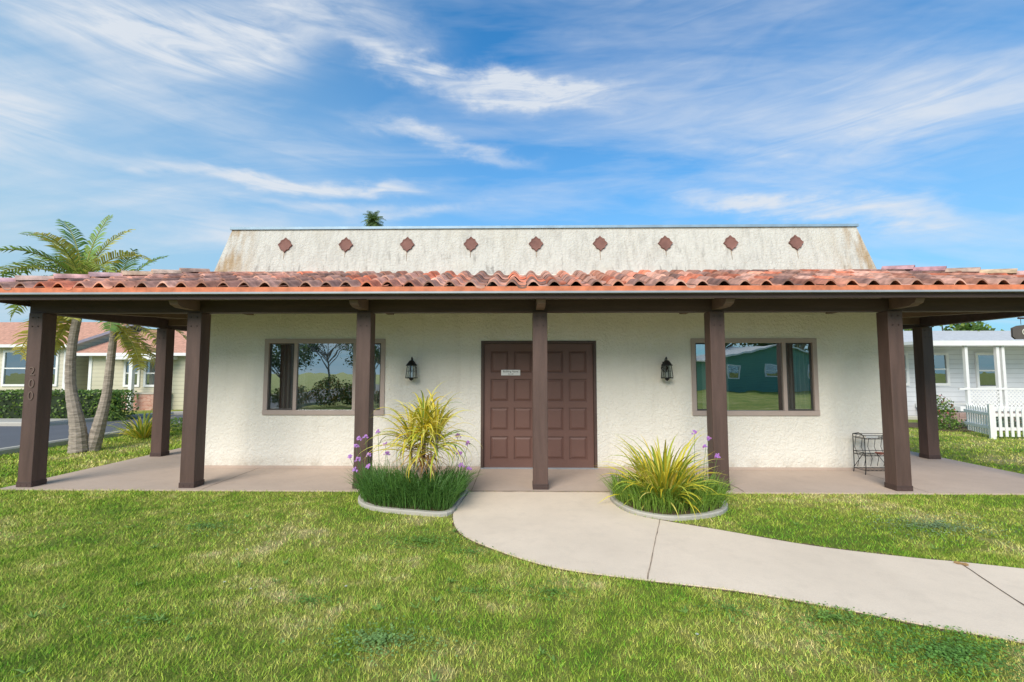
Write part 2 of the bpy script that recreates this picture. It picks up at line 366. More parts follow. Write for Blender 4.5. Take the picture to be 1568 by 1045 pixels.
b.obj('parapet_cap',[m_cap],B)
b=MB(); nrm=Vector((0,-(z1-z0),s)).normalized(); upv=Vector((0,s,z1-z0)).normalized()
VX=(-3.83,-2.80,-1.76,-.69,.40,1.47,2.55,3.63,4.70)
for cx in VX:
    c=Vector((cx,WY+s*(3.69-z0)/(z1-z0),3.69)); N=96; pts=[]
    for i in range(N):
        th=2*math.pi*i/N
        q=(abs(math.cos(th))+abs(math.sin(th))); r=.132/q
        dl=abs(((th-math.pi/4)%(math.pi/2)+math.pi/4)%(math.pi/2)-math.pi/4) # angle from nearest diagonal
        if dl<.33: r=max(r,.070*math.cos(dl)+math.sqrt(max(0,.038**2-(.070*math.sin(dl))**2)))
        pts.append((r*math.cos(th)*.93,r*math.sin(th)*1.05))
    vs=[c+Vector((1,0,0))*u+upv*v+nrm*.03 for u,v in pts]+[c+Vector((1,0,0))*u+upv*v-nrm*.01 for u,v in pts]+[c+Vector((1,0,0))*u*.72+upv*v*.72+nrm*.018 for u,v in pts]
    b.add(vs,[(i,(i+1)%N,N+(i+1)%N,N+i) for i in range(N)]+[(i,(i+1)%N,2*N+(i+1)%N,2*N+i) for i in range(N)]+[tuple(range(2*N,3*N))])
b.obj('quatrefoil_vents',[m_vent],B)
b=MB()
for cx in VX:
    c=Vector((cx+R.uniform(-.01,.01),WY+s*(3.5-z0)/(z1-z0),3.5))+nrm*.004; ln=R.uniform(.03,.14)
    w=.009; b.add([c+Vector((-w*.5,0,0))-upv*ln,c+Vector((w*.3,0,0))-upv*ln*1.1,c+Vector((w,0,0))+upv*.07,c+Vector((-w,0,0))+upv*.07],[(0,1,2,3)])
b.obj('vent_stains',[M('rust_stain',(.34,.27,.2),.9,var=.4,scale=20)],B)
# ---- tiled canopy
b=MB(); tw=.26; rows=5; rl=RUN/rows
def prof(f): return math.sin(math.pi*f/.60)*.068 if f<.60 else -.014*math.sin(math.pi*(f-.60)/.40)
def slope(mapf,Ltot):
    nc=int(round(Ltot/tw)); w=Ltot/nc; K=10
    for c in range(nc):
        for r in range(rows):
            a0=c*w; r0=r*rl; r1=(r+1)*rl+.02
            t=min(a0+w/2,Ltot-a0-w/2)
            if r0>t+w*.6: continue
            jj=R.uniform(-.010,.010); tl=R.uniform(-.008,.008)
            k=R.uniform(.6,1.35); base=R.choice([(1,1,1),(1.1,.92,.85),(.85,.95,1.0),(1.15,1.3,1.35),(.62,.70,.78),(1.25,.80,.62),(.95,1.05,1.1),(1.2,1.1,1.0)]); col=tuple(k*q for q in base)
            vs=[]
            for e in range(3):
                for i in range(K+1):
                    f=i/K; a=a0+f*w+jj
                    rr=(r0-.03+jj) if e!=1 else r1
                    h=prof(f)+(.028 if e==0 else (.0 if e==1 else .006))+tl*f
                    ta=min(a,Ltot-a); rr=min(rr,max(ta,-.02))
                    vs.append(mapf(a,rr,ZE+rr*SL+h))
            fs=[(i,i+1,K+1+i+1,K+1+i) for i in range(K)]+[(i,i+1,2*(K+1)+i+1,2*(K+1)+i) for i in range(K)]
            b.add(vs,fs,0,col)
slope(lambda a,r,z:(EX0+a,EY0+r,z),EX1-EX0); slope(lambda a,r,z:(EX0+r,EY0+a,z),EY1-EY0)
slope(lambda a,r,z:(EX1-r,EY0+a,z),EY1-EY0); slope(lambda a,r,z:(EX0+a,EY1-r,z),EX1-EX0)
def caps(p0,p1,L=.36):
    p0=Vector(p0);p1=Vector(p1); t=(p1-p0); n=max(1,round(t.length/L)); t.normalize(); q=Vector((-t.y,t.x,0)).normalized(); up=q.cross(t); 
    if up.z<0: up=-up
    for i in range(n):
        k=R.uniform(.8,1.25); col=(k,k*R.uniform(1.1,1.5),k*R.uniform(1.2,1.8)); vs=[]
        for e,(d,lift,rad) in enumerate(((0,.03,.11),(L+.03,.008,.09),(0,.015,.09))):
            for m_ in range(9):
                th=math.pi*m_/8; vs.append(p0+t*(i*L+d)+q*rad*math.cos(th)+up*(lift+rad*.75*math.sin(th)))
        b.add(vs,[(m_,m_+1,9+m_+1,9+m_) for m_ in range(8)]+[(m_,m_+1,18+m_+1,18+m_) for m_ in range(8)],0,col)
for (ex,ey,wx,wy) in [(EX0,EY0,X0,WY),(EX1,EY0,X1,WY),(EX0,EY1,X0,BY),(EX1,EY1,X1,BY)]:
    caps((ex,ey,ZE+.04),(wx,wy,ZT+.04))
b.obj('canopy_tiles',[m_tile],B,smooth=True)
tl=bpy.data.objects['canopy_tiles']
es=tl.modifiers.new('es','EDGE_SPLIT'); es.split_angle=math.radians(50)
b=MB(); zo=-.015; th=.035
for z_off,flip in ((zo,0),(zo-th,1)):
    o=[(EX0+.02,EY0+.02),(EX1-.02,EY0+.02),(EX1-.02,EY1-.02),(EX0+.02,EY1-.02)]; i4=[(X0,WY),(X1,WY),(X1,BY),(X0,BY)]
    vs=[(x,y,ZE+z_off) for x,y in o]+[(x,y,ZT+z_off) for x,y in i4]
    b.add(vs,[(i,(i+1)%4,4+(i+1)%4,4+i) for i in range(4)],flip)
b.obj('canopy_deck',[m_joint,m_ceil],B)
def ring(name,off,w,z0,z1,mat):
    b=MB(); a0,a1,c0,c1=EX0+off,EX1-off,EY0+off,EY1-off
    b.box(a0,a1,c0,c0+w,z0,z1); b.box(a0,a1,c1-w,c1,z0,z1); b.box(a0,a0+w,c0+w,c1-w,z0,z1); b.box(a1-w,a1,c0+w,c1-w,z0,z1)
    return b.obj(name,[mat],B)
ring('eave_flashing',-.036,.05,2.552,2.612,m_flash); ring('drip_edge',-.045,.06,2.528,2.551,m_metal); ring('fascia',.02,.04,2.47,2.5275,m_beam)
PF=[(x,6.18) for x in (-6.5,-4.30,-1.98,.40,2.76,5.10,7.45)]; PS=[(x,y) for x in (-6.5,7.45) for y in (8.38,10.8,13.3)]; PB=[(x,13.3) for x in (-4.3,-1.96,.4,2.76,5.1)]
b=MB(); hw=.098
for x,y in PF+PS+PB: b.box(x-hw,x+hw,y-hw,y+hw,.035,2.365)
b.obj('porch_posts',[m_brown],B,bevel=.008)
b=MB()
for x,y in PF+PS+PB: b.box(x-hw-.006,x+hw+.006,y-hw-.006,y+hw+.006,.02,.09)
b.obj('post_bases',[m_beam],B,bevel=.004)
b=MB()
for x,y in PF+PS+PB:
    for zz in (.05,2.18,2.30): b.sweep([(x-.04,y-hw-.001,zz),(x-.04,y-hw-.010,zz)],.009,6); b.sweep([(x+.04,y-hw-.001,zz),(x+.04,y-hw-.010,zz)],.009,6)
b.obj('post_bolts',[m_beam],B)
b=MB(); bw=.07
b.box(-6.62,7.57,6.18-bw,6.18+bw,2.366,2.54); b.box(-6.62,7.57,13.3-bw,13.3+bw,2.366,2.54)
for x in (-6.5,7.45): b.box(x-bw,x+bw,6.18+bw,13.3-bw,2.367,2.539)
b.obj('porch_beams',[m_beam],B,bevel=.006)
b=MB()
for x,y in PF[1:-1]:
    x0_,x1_=x-.055,x+.055
    vs=[(x0_,p[0],p[1]-.03) for p in [(5.68,2.50),(5.68,2.545),(6.105,2.56),(6.105,2.42),(5.80,2.42),(5.71,2.45)]]
    vs+=[(x1_,v[1],v[2]) for v in vs]
    b.add(vs,[tuple(range(6)),tuple(range(6,12))[::-1]]+[(i,(i+1)%6,6+(i+1)%6,6+i) for i in range(6)])
    b.box(x-.05,x+.05,6.26,WY-.001,2.49,2.535)
for y in (8.38,10.8): 
    b.box(-6.42,X0-.001,y-.05,y+.05,2.42,2.535); b.box(X1+.001,7.37,y-.05,y+.05,2.42,2.535)
for (a,c) in (((-6.4,6.28),(X0-.01,WY-.01)),((7.35,6.28),(X1+.01,WY-.01))):
    a=Vector((*a,2.41));c=Vector((*c,2.41)); t=(c-a).normalized(); q=Vector((-t.y,t.x,0))*.05; u=Vector((0,0,.12))
    b.add([a-q,a+q,c+q,c-q,a-q+u,a+q+u,c+q+u,c-q+u],[(0,1,2,3),(4,5,6,7),(0,1,5,4),(1,2,6,5),(2,3,7,6),(3,0,4,7)])
b.obj('rafter_tails',[M('rafter_brown',(.15,.095,.07),.7,var=.2,bm=.002)],B)
# windows
m_sash=M('sash_dark',(.06,.055,.05),.5)
def window(w):
    x0,x1=w; e=empty('window_unit',((x0+x1)/2,WY,wz0)); e.parent=B; e.location=Vector(((x0+x1)/2,WY,wz0))-B.location
    def put(b,name,mats,**k):
        o=b.obj(name,mats,**k); o.parent=e; o.location=Vector(o.location)-Vector(((x0+x1)/2,WY,wz0)); return o
    b=MB(); y0,y1=WY-.018,WY+.06; fw=.05
    b.box(x0-.02,x1+.02,y0,y1,wz1-fw,wz1+.02); b.box(x0-.02,x1+.02,y0-.01,y1,wz0-.025,wz0+fw)
    b.box(x0-.02,x0+fw,y0,y1,wz0+fw,wz1-fw); b.box(x1-fw,x1+.02,y0,y1,wz0+fw,wz1-fw)
    ms=(x0+.25*(x1-x0),x0+.75*(x1-x0))
    for m_ in ms: b.box(m_-.028,m_+.028,WY+.005,y1-.002,wz0+fw,wz1-fw)
    put(b,'frame',[m_frame],bevel=.004)
    b=MB()
    for (a,c) in ((x0+fw,ms[0]-.028),(ms[1]+.028,x1-fw)):
        for q in ((a,a+.022,wz0+fw,wz1-fw),(c-.022,c,wz0+fw,wz1-fw),(a+.022,c-.022,wz0+fw,wz0+fw+.022),(a+.022,c-.022,wz1-fw-.022,wz1-fw)):
            b.box(q[0],q[1],WY+.02,WY+.045,q[2],q[3])
    put(b,'sash',[m_sash])
    b=MB()
    for (a,c) in ((x0+fw,ms[0]-.028),(ms[0]+.028,ms[1]-.028),(ms[1]+.028,x1-fw)):
        yy=WY+.035; b.add([(a,yy,wz0+fw),(c,yy,wz0+fw),(c,yy,wz1-fw),(a,yy,wz1-fw)],[(0,1,2,3)])
    put(b,'glass',[m_glass])
    b=MB(); 
    for (a,c) in ((x0+.20,x0+.62),(x1-.44,x1-.05)):
        n=70; vs=[]
        for i in range(n+1):
            t=i/n; x=a+(c-a)*t; y=WY+.13+.03*math.sin(t*38)+.01*math.sin(t*71)
            vs+=[(x,y,wz0-.1),(x,y,wz1)]
        b.add(vs,[(2*i,2*i+2,2*i+3,2*i+1) for i in range(n)])
    put(b,'curtains',[m_curt],smooth=True)
for w in wins: window(w)
# door
D=MB(); y0=WY+.03; fr=.045
F=MB(); F.box(dx0,dx0+fr,WY-.012,WY+.12,.02,dz1); F.box(dx1-fr,dx1,WY-.012,WY+.12,.02,dz1); F.box(dx0+fr,dx1-fr,WY-.012,WY+.12,dz1-fr,dz1)
F.obj('door_frame',[M('door_frame_dark',(.09,.055,.045),.5)],B,bevel=.003)
mid=(dx0+dx1)/2; leafs=[(dx0+fr+.004,mid-.004),(mid+.004,dx1-fr-.004)]
rowsz=[(.16,.52),(.62,.98),(1.08,1.44),(1.54,1.90)]
for (a,c) in leafs:
    w=c-a; st=.105; cm=(a+c)/2
    cols=[(a+st,cm-st*.42),(cm+st*.42,c-st)]
    wx=[a]+[q for cc in cols for q in cc]+[c]; z_=[.03]+[q for r_ in rowsz for q in r_]+[dz1-fr-.004]
    for i in range(len(wx)-1):
        for k in range(len(z_)-1):
            if i%2==1 and k%2==1:
                x0_,x1_,za,zb=wx[i],wx[i+1],z_[k],z_[k+1]
                D.box(x0_,x1_,y0+.022,y0+.04,za,zb)
                m1=.012;m2=.045
                vs=[(x0_+m1,y0+.0219,za+m1),(x1_-m1,y0+.0219,za+m1),(x1_-m1,y0+.0219,zb-m1),(x0_+m1,y0+.0219,zb-m1),(x0_+m2,y0+.006,za+m2),(x1_-m2,y0+.006,za+m2),(x1_-m2,y0+.006,zb-m2),(x0_+m2,y0+.006,zb-m2)]
                D.add(vs,[(0,1,5,4),(1,2,6,5),(2,3,7,6),(3,0,4,7),(4,5,6,7)])
            else: D.box(wx[i],wx[i+1],y0,y0+.04,z_[k],z_[k+1])
D.obj('double_door',[m_door],B)
H=MB(); H.box(dx0,dx1,WY-.03,WY+.12,.021,.034); H.obj('door_threshold',[m_metal],B)
H=MB()
for x in (mid-.05,): 
    H.box(x-.025,x+.025,y0-.006,y0-.0005,.92,1.12); H.sweep([(x,y0-.004,1.08),(x,y0-.05,1.06),(x,y0-.055,1.0),(x,y0-.004,.95)],.009,8)
    H.sweep([(x,y0-.001,1.22),(x,y0-.02,1.22)],.028,14)
H.obj('door_handle',[M('bronze_hardware',(.08,.06,.05),.35,.8)],B)
e=empty('door_sign',(-.02,y0-.01,1.545)); b=MB(); b.box(-.175,.135,y0-.012,y0-.001,1.5,1.59); b.obj('plaque',[m_white],e,bevel=.003)
text('Building Name',(-.02,y0-.013,1.562),(math.pi/2,0,0),.042,m_txt,'lettering',e,.0005); text('Suite 200',(-.02,y0-.013,1.522),(math.pi/2,0,0),.024,m_txt,'lettering_small',e,.0005)
e=empty('house_number',(-6.5,6.18-hw,1.4))
m_num=M('number_metal',(.16,.11,.09),.5,.2)
for k,chh in enumerate('200'): text(chh,(-6.49,6.18-hw-.004,1.56-.165*k),(math.pi/2,0,0),.17,m_num,'digit_%d'%k,e,.004)
# lanterns
def lantern(x,z):
    b=MB(); y=WY-.13
    b.sweep([(x,WY-.001,z+.02),(x,WY-.02,z+.02)],.055,16); b.box(x-.03,x+.03,WY-.022,WY-.001,z-.05,z+.12)
    b.sweep([(x,WY-.02,z+.10),(x,WY-.06,z+.165),(x,WY-.11,z+.19),(x,y,z+.175),(x,y,z+.13)],.009,8)
    b.sweep([(x,y,z+.145),(x,y,z+.135),(x,y,z+.10),(x,y,z+.07)],[.012,.035,.062,.085],8)
    b.sweep([(x,y,z+.07),(x,y,z+.055)],[.09,.09],8)
    n=6
    for i in range(n):
        a=2*math.pi*i/n+math.pi/6; b.sweep([(x+.068*math.cos(a),y+.068*math.sin(a),z+.06),(x+.09*math.cos(a),y+.09*math.sin(a),z-.13)],.006,6)
        a2=a+2*math.pi/n
        b.sweep([(x+.078*math.cos(a),y+.078*math.sin(a),z-.03),(x+.078*math.cos(a2),y+.078*math.sin(a2),z-.03)],.003,5)
    b.sweep([(x,y,z-.13),(x,y,z-.145)],.098,6); b.sweep([(x,y,z-.145),(x,y,z-.165),(x,y,z-.185)],[.04,.03,.006],8)
    b.sweep([(x,y,z-.13),(x,y,z-.05)],.012,8,1,(1,1,1))
    vs=[(x+.062*math.cos(2*math.pi*i/6),y+.062*math.sin(2*math.pi*i/6),z+.06) for i in range(6)]+[(x+.082*math.cos(2*math.pi*i/6),y+.082*math.sin(2*math.pi*i/6),z-.13) for i in range(6)]
    b.add(vs,[(i,(i+1)%6,6+(i+1)%6,6+i) for i in range(6)],2)
    b.obj('wall_lantern',[m_black,m_white,m_lglass])
lantern(-1.60,1.60); lantern(2.45,1.60)
# plant stand
b=MB(); cx,cy=5.56,7.14; r_=.0065
def wire(pts,r=r_): b.sweep(pts,r,6)
for sx in (-.25,.25):
    for sy in (-.12,.12):
        wire([(cx+sx*1.05,cy+sy,.02),(cx+sx,cy+sy,.12),(cx+sx,cy+sy,.55 if sy<0 else .6)])
    wire([(cx+sx,cy-.12,.55),(cx+sx,cy-.09,.6),(cx+sx,cy,.63),(cx+sx,cy+.12,.6)])
for z in (.08,.30,.34,.55,.60):
    wire([(cx-.25,cy-.12,z),(cx+.25,cy-.12,z),(cx+.25,cy+.12,z),(cx-.25,cy+.12,z),(cx-.25,cy-.12,z)],.005)
for z in (.08,.30,.55):
    for i in range(9): x=cx-.25+.0625*i; wire([(x,cy-.12,z),(x,cy+.12,z)],.0035)
for i in range(5):
    x=cx-.2+.1*i; wire([(x,cy+.12,.1),(x+.03,cy+.12,.22),(x-.03,cy+.12,.4),(x,cy+.12,.58)],.004)
wire([(cx-.25,cy+.12,.1),(cx-.1,cy+.12,.3),(cx+.1,cy+.12,.3),(cx+.25,cy+.12,.1)],.005)
b.box(cx-.2,cx-.02,cy-.08,cy+.05,.56,.60,1); b.box(cx+.02,cx+.12,cy-.05,cy+.05,.31,.33,2)
b.obj('wire_plant_stand',[m_black,m_white,M('terracotta_pot',(.4,.12,.08),.7)])
# ------------------------------------------------------------------ plants
def jit(c,k0=.7,k1=1.35): k=R.uniform(k0,k1); return (min(.95,c[0]*k*R.uniform(.9,1.12)),min(.95,c[1]*k),c[2]*k*R.uniform(.8,1.2))
YG=(.82,.68,.06); YL=(.92,.78,.20); GR=(.22,.38,.05); GD=(.10,.22,.045); YM=(.48,.52,.06)
def garlic(name,bed,n,flowers,L0=.26,L1=.44,col=GD):
    b=MB(); xs=[p[0] for p in bed]; ys=[p[1] for p in bed]; bp=bed
    cnt=0
    while cnt<n:
        x=R.uniform(min(xs),max(xs)); y=R.uniform(min(ys)+.05,6.0)
        if not inpoly(np.array([x]),np.array([y]),bp)[0]: continue
        cnt+=1; cx=(min(xs)+max(xs))/2; cy=5.7
        az=math.atan2(y-cy,x-cx)+R.gauss(0,1.0)
        b.strap((x,y,.03),az,R.uniform(.9,1.5),R.uniform(L0,L1),R.uniform(.6,2.0),R.uniform(.006,.011),5,0,(jit(col,.6,1.8),jit(col,.6,1.8)))
    for (fx,fy,fz) in flowers:
        bx,by=fx*.8+((min(xs)+max(xs))/2)*.2,5.7
        b.sweep([(bx,by,.1),((bx+fx)/2,(by+fy)/2,fz*.6),(fx,fy,fz)],.0025,4,0,(.15,.28,.07))
        for k in range(18):
            a=R.uniform(0,6.28);e=R.uniform(-.3,1.4);r=R.uniform(.015,.038)
            p=Vector((fx+r*math.cos(a)*math.cos(e),fy+r*math.sin(a)*math.cos(e),fz+r*math.sin(e)))
            q=.011; c=(.50*R.uniform(.8,1.2),.22,.62); b.add([p+Vector((-q,0,0)),p+Vector((0,-q*.5,-q)),p+Vector((q,0,0)),p+Vector((0,q*.5,q))],[(0,1,2,3)],0,c)
    return b.obj(name,[m_leaf])
FL=[(-1.93,5.85,.70),(-1.86,5.9,.72),(-1.95,5.6,.52),(-1.78,5.8,.50),(-1.70,5.9,.78),(-1.60,5.9,.62),(-1.85,5.5,.38),(-.62,5.7,.55),(-.58,5.6,.42),(-.52,5.75,.66),(-1.45,5.9,.72),(-1.9,5.75,.46),(-1.72,5.6,.40),(-1.55,5.8,.52),(-1.98,5.9,.6),(-1.35,5.85,.6),(-.5,5.7,.36),(-.66,5.85,.74)]
garlic('society_garlic_clump',bedL,2600,FL,.28,.48)
garlic('society_garlic_clump',bedR,1700,[(2.45,5.8,.62),(2.55,5.7,.52),(2.52,5.9,.7),(2.35,5.9,.78)],.22,.38,(.20,.33,.05))
# cordyline on stem
b=MB(); cx,cy=-1.07,5.72
b.sweep([(cx-.02,cy,.02),(cx-.03,cy,.3),(cx,cy,.55),(cx+.01,cy,.92)],[.032,.026,.024,.03],8,1,(.9,.8,.7))
for hx,hy,hz,nn_ in ((0,0,.68,100),(-.17,.05,.56,75),(.17,-.05,.60,75)):
    for i in range(nn_):
        az=R.uniform(0,6.283); t=i/nn_; z=hz+.25*t
        el=.0+1.35*t**1.0+R.gauss(0,.2); L_=R.uniform(.40,.70)
        c=R.choice([YG,YG,YL,YL,YM,GR]); c2=R.choice([YG,YL,YM])
        b.strap((cx+hx+.02*math.cos(az),cy+hy+.02*math.sin(az),z),az,el,L_,R.uniform(1.2,2.7),R.uniform(.022,.034),8,0,(jit(c,.8,1.15),jit(c2,.8,1.15)))
b.sweep([(cx-.03,cy,.25),(cx-.17,cy+.05,.5),(cx-.17,cy+.05,.75)],[.02,.02,.02],6,1); b.sweep([(cx-.02,cy,.3),(cx+.17,cy-.05,.56),(cx+.17,cy-.05,.8)],[.02,.02,.02],6,1)
for i in range(34):
    az=R.uniform(0,6.283); b.strap((cx+R.uniform(-.1,.1),cy,R.uniform(.5,.7)),az,R.uniform(-.9,-.1),R.uniform(.3,.45),.6,.02,5,0,(jit((.62,.33,.12)),jit((.62,.36,.12))))
b.obj('cordyline_plant',[m_leaf,m_bark])
def phormium(name,cx,cy,n,L0,L1,w,spread,cols,z=.03,e0=.45):
    b=MB()
    for i in range(n):
        az=R.uniform(0,6.283); rr=R.uniform(0,spread); el=R.uniform(e0,1.5)
        c=R.choice(cols);c2=R.choice(cols)
        b.strap((cx+rr*math.cos(az),cy+rr*math.sin(az),z),az+R.gauss(0,.2),el,R.uniform(L0,L1),R.uniform(.7,2.2),R.uniform(.7,1.3)*w,8,0,(jit(c,.75,1.2),jit(c2,.75,1.2)))
    return b.obj(name,[m_leaf])
phormium('flax_plant',1.85,5.58,240,.48,1.0,.032,.2,[YG,YG,YL,GR,YM,YM],e0=.35)
# palms
def frond(b,base,az,el,L,droop,ll,cols,n=34):
    p=Vector(base); d=L/n; pts=[]
    for i in range(n+1):
        t=i/n; e=el-droop*t**1.5
        dv=Vector((math.cos(az)*math.cos(e),math.sin(az)*math.cos(e),math.sin(e))); pts.append((p.copy(),dv)); p=p+dv*d
    b.sweep([q[0] for q in pts[::3]],[.018*(1-.8*i/len(pts[::3])) for i in range(len(pts[::3]))],5,0,jit((.5,.5,.14),.8,1.2))
    side=Vector((-math.sin(az),math.cos(az),0)); base_c=R.choice(cols)
    for i in range(3,n+1):
        t=i/n; q,dv=pts[i]; l=ll*math.sin(math.pi*min(1,.15+.8*t))**.6
        for sg in (-1,1):
            if R.random()<.04: continue
            dd=(side*sg*.85+dv*.55+Vector((0,0,.25+R.uniform(-.2,.2)))).normalized()
            w=R.uniform(.024,.038); wv=dv*w/2
            m1=q+dd*l*.5; m2=m1+(dd*.75+Vector((0,0,-.45)))*l*.5
            b.add([q-wv,q+wv,m1+wv*1.2,m1-wv*1.2,m2],[(0,1,2,3),(3,2,4)],0,jit(base_c,.7,1.3))
PC=[(.22,.34,.06),(.34,.42,.08),(.52,.50,.10),(.15,.27,.05)]
def palm(name,pts,rad,fr,cols=PC):
    b=MB(); P=smooth_poly(pts,10); r=np.interp(np.linspace(0,1,len(P)),np.linspace(0,1,len(rad)),rad)
    b.sweep(P,[q*(1+.05*(i%2)) for i,q in enumerate(r)],12,1)
    top=Vector(P[-1]); b.sweep([top-Vector((0,0,.02)),top+Vector((0,0,.25)),top+Vector((0,0,.55))],[rad[-1]*1.05,rad[-1]*1.0,.02],10,0,(.3,.38,.1))
    for f in fr: frond(b,top+Vector((0,0,f[5] if len(f)>5 else .35)),*f[:5],cols if len(f)<7 else f[6])
    return b.obj(name,[m_leaf,m_bark])
pi=math.pi; YF=[(.66,.58,.14),(.55,.52,.10)]
fr1=[(pi*.95,.85,1.7,1.7,.44),(pi*1.0,1.15,1.7,1.2,.44),(pi*.75,1.1,1.6,1.3,.42),(pi*.4,1.3,1.6,.7,.40),(pi*1.1,.55,1.8,1.7,.44),(.1,1.0,1.5,1.6,.42),(.3,.6,1.4,1.6,.42),(pi*1.3,.9,1.4,1.5,.4),(pi*1.55,1.1,1.3,1.2,.4),(-.5,.7,1.4,1.8,.4),(pi*.98,.25,1.7,1.6,.44),(pi*1.25,-.2,1.3,1.3,.36),(pi*.5,.5,1.4,1.5,.4),(0.1,-.2,1.2,1.3,.38,.3,YF),(pi*1.05,-.45,1.5,.9,.44,.0,YF),(pi*.9,-.25,1.6,1.2,.44,-.1,YF),(-.9,-.4,1.1,1.0,.36),(1.4,1.45,1.6,.4,.36),(pi*.9,1.38,1.6,.8,.4),(pi*1.15,-.7,1.3,.6,.40,-.1,YF),(pi*1.03,.7,1.7,1.9,.44),(pi*.85,.95,1.7,1.6,.44),(pi*1.0,-.9,1.1,.4,.4,-.1,YF)]
palm('king_palm',[(-8.42,8.8,0),(-8.50,8.82,.5),(-8.72,8.85,1.3),(-8.74,8.85,2.1),(-8.62,8.85,2.95)],[.17,.125,.085,.075,.07],fr1)
fr2=[(pi*.35,1.3,1.5,.9,.4),(.1,1.0,1.4,1.5,.42),(pi*.9,1.0,1.4,1.5,.4),(-.6,.9,1.3,1.7,.4),(pi*1.4,.9,1.3,1.7,.4),(.5,.2,1.4,1.3,.42,.0,YF),(0,-.1,1.4,1.3,.44,.0,YF),(-.9,-.1,1.2,1.2,.36),(pi*1.1,.2,1.2,1.3,.36),(2,.7,1.3,1.5,.4),(.25,-.5,1.3,.9,.42,-.1,YF),(.0,.45,1.4,1.6,.38),(pi*.6,1.4,1.4,.6,.4),(-.3,-.6,1.3,.7,.42,.0,YF),(.1,-.9,1.0,.4,.38,.0,YF)]
palm('king_palm',[(-8.32,8.95,0),(-8.25,9.0,.45),(-8.22,9.1,1.1),(-8.22,9.15,1.8),(-8.22,9.2,2.6)],[.14,.11,.08,.07,.06],fr2)
frd=[(R.uniform(0,6.28),R.uniform(-.9,1.4),R.uniform(1.3,1.8),R.uniform(.6,1.4),.6,0.2) for i in range(60)]
palm('tall_fan_palm',[(-20.2,60,0),(-20.0,60,8),(-19.7,60,16),(-19.6,60,21.6)],[.35,.25,.2,.2],frd,cols=[(.16,.25,.09),(.24,.33,.12)])
def leaves(b,cx,cy,cz,rx,ry,rz,n,s,cols,shell=.5,boxy=False):
    for i in range(n):
        if boxy: 
            u=[R.uniform(-1,1) for _ in range(3)]; k=R.randrange(3); 
            if R.random()<.8: u[k]=math.copysign(R.uniform(.85,1.03),u[k])
        else:
            v=Vector((R.gauss(0,1),R.gauss(0,1),R.gauss(0,1))).normalized(); r=R.uniform(shell,1)*(1+.18*math.sin(v.x*5+cx)*math.sin(v.y*4+v.z*6)); u=v*r
        p=Vector((cx+u[0]*rx,cy+u[1]*ry,max(.01,cz+u[2]*rz)))
        a=Vector((R.gauss(0,1),R.gauss(0,1),R.gauss(0,1))).normalized()*s*R.uniform(.6,1.3); c=a.cross(Vector((R.gauss(0,1),R.gauss(0,1),R.gauss(0,1)))).normalized()*s*.35
        b.add([p-a*.5,p+c,p+a*.5,p-c],[(0,1,2,3)],0,jit(R.choice(cols),.6,1.5))
HC=[(.11,.20,.04),(.15,.26,.05),(.21,.31,.06)]
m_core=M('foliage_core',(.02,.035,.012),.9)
def shrub(name,cx,cy,rx,ry,h,n,s=.06,cols=HC,boxy=False,flower=None):
    b=MB(); leaves(b,cx,cy,h*.5,rx,ry,h*.5,n,s,cols,.6,boxy)
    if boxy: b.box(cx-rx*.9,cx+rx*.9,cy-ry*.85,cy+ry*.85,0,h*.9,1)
    if flower: leaves(b,cx,cy,h*.55,rx,ry,h*.5,n//8,s*.9,[flower],.9)
    return b.obj(name,[m_leaf,m_core])
shrub('clipped_hedge',-17.0,14.6,4.3,.45,.95,9000,.09,boxy=True)
phormium('flax_plant',-8.75,10.7,110,.5,.95,.035,.15,[YG,YL,GR,YM],0)
phormium('flax_plant',-8.0,12.2,60,.4,.8,.035,.12,[YG,GR,YM],0)
shrub('low_shrub',-8.9,12.0,.5,.4,.35,900,.05); shrub('low_shrub',-12.2,17.9,.6,.5,1.1,1500,.07); shrub('low_shrub',-10.9,18.3,.9,.5,1.3,1800,.08)
shrub('rose_bush',12.0,13.2,.35,.35,.9,900,.06,flower=(.6,.12,.16)); shrub('low_shrub',12.6,12.6,.5,.4,.3,700,.06,[(.16,.24,.17),(.25,.32,.25)])
shrub('low_shrub',13.6,12.9,.6,.4,.38,800,.06,[(.12,.18,.1),(.25,.32,.25)]); shrub('low_shrub',11.5,12.6,.5,.4,.35,700,.06)
g=MB(); g.box(11.0,16.5,12.2,14.2,-.02,.02); g.obj('garden_bed',[m_soil])
g=MB(); 
for i in range(9): g.box(13.0+i*.42,13.4+i*.42,14.3,14.55,0,.16); 
for i in range(8): g.box(13.2+i*.42,13.6+i*.42,14.32,14.53,.163,.30)
g.obj('block_garden_wall',[M('block',(.34,.24,.20),.9,var=.3,bm=.01,bs=20)],bevel=.01)
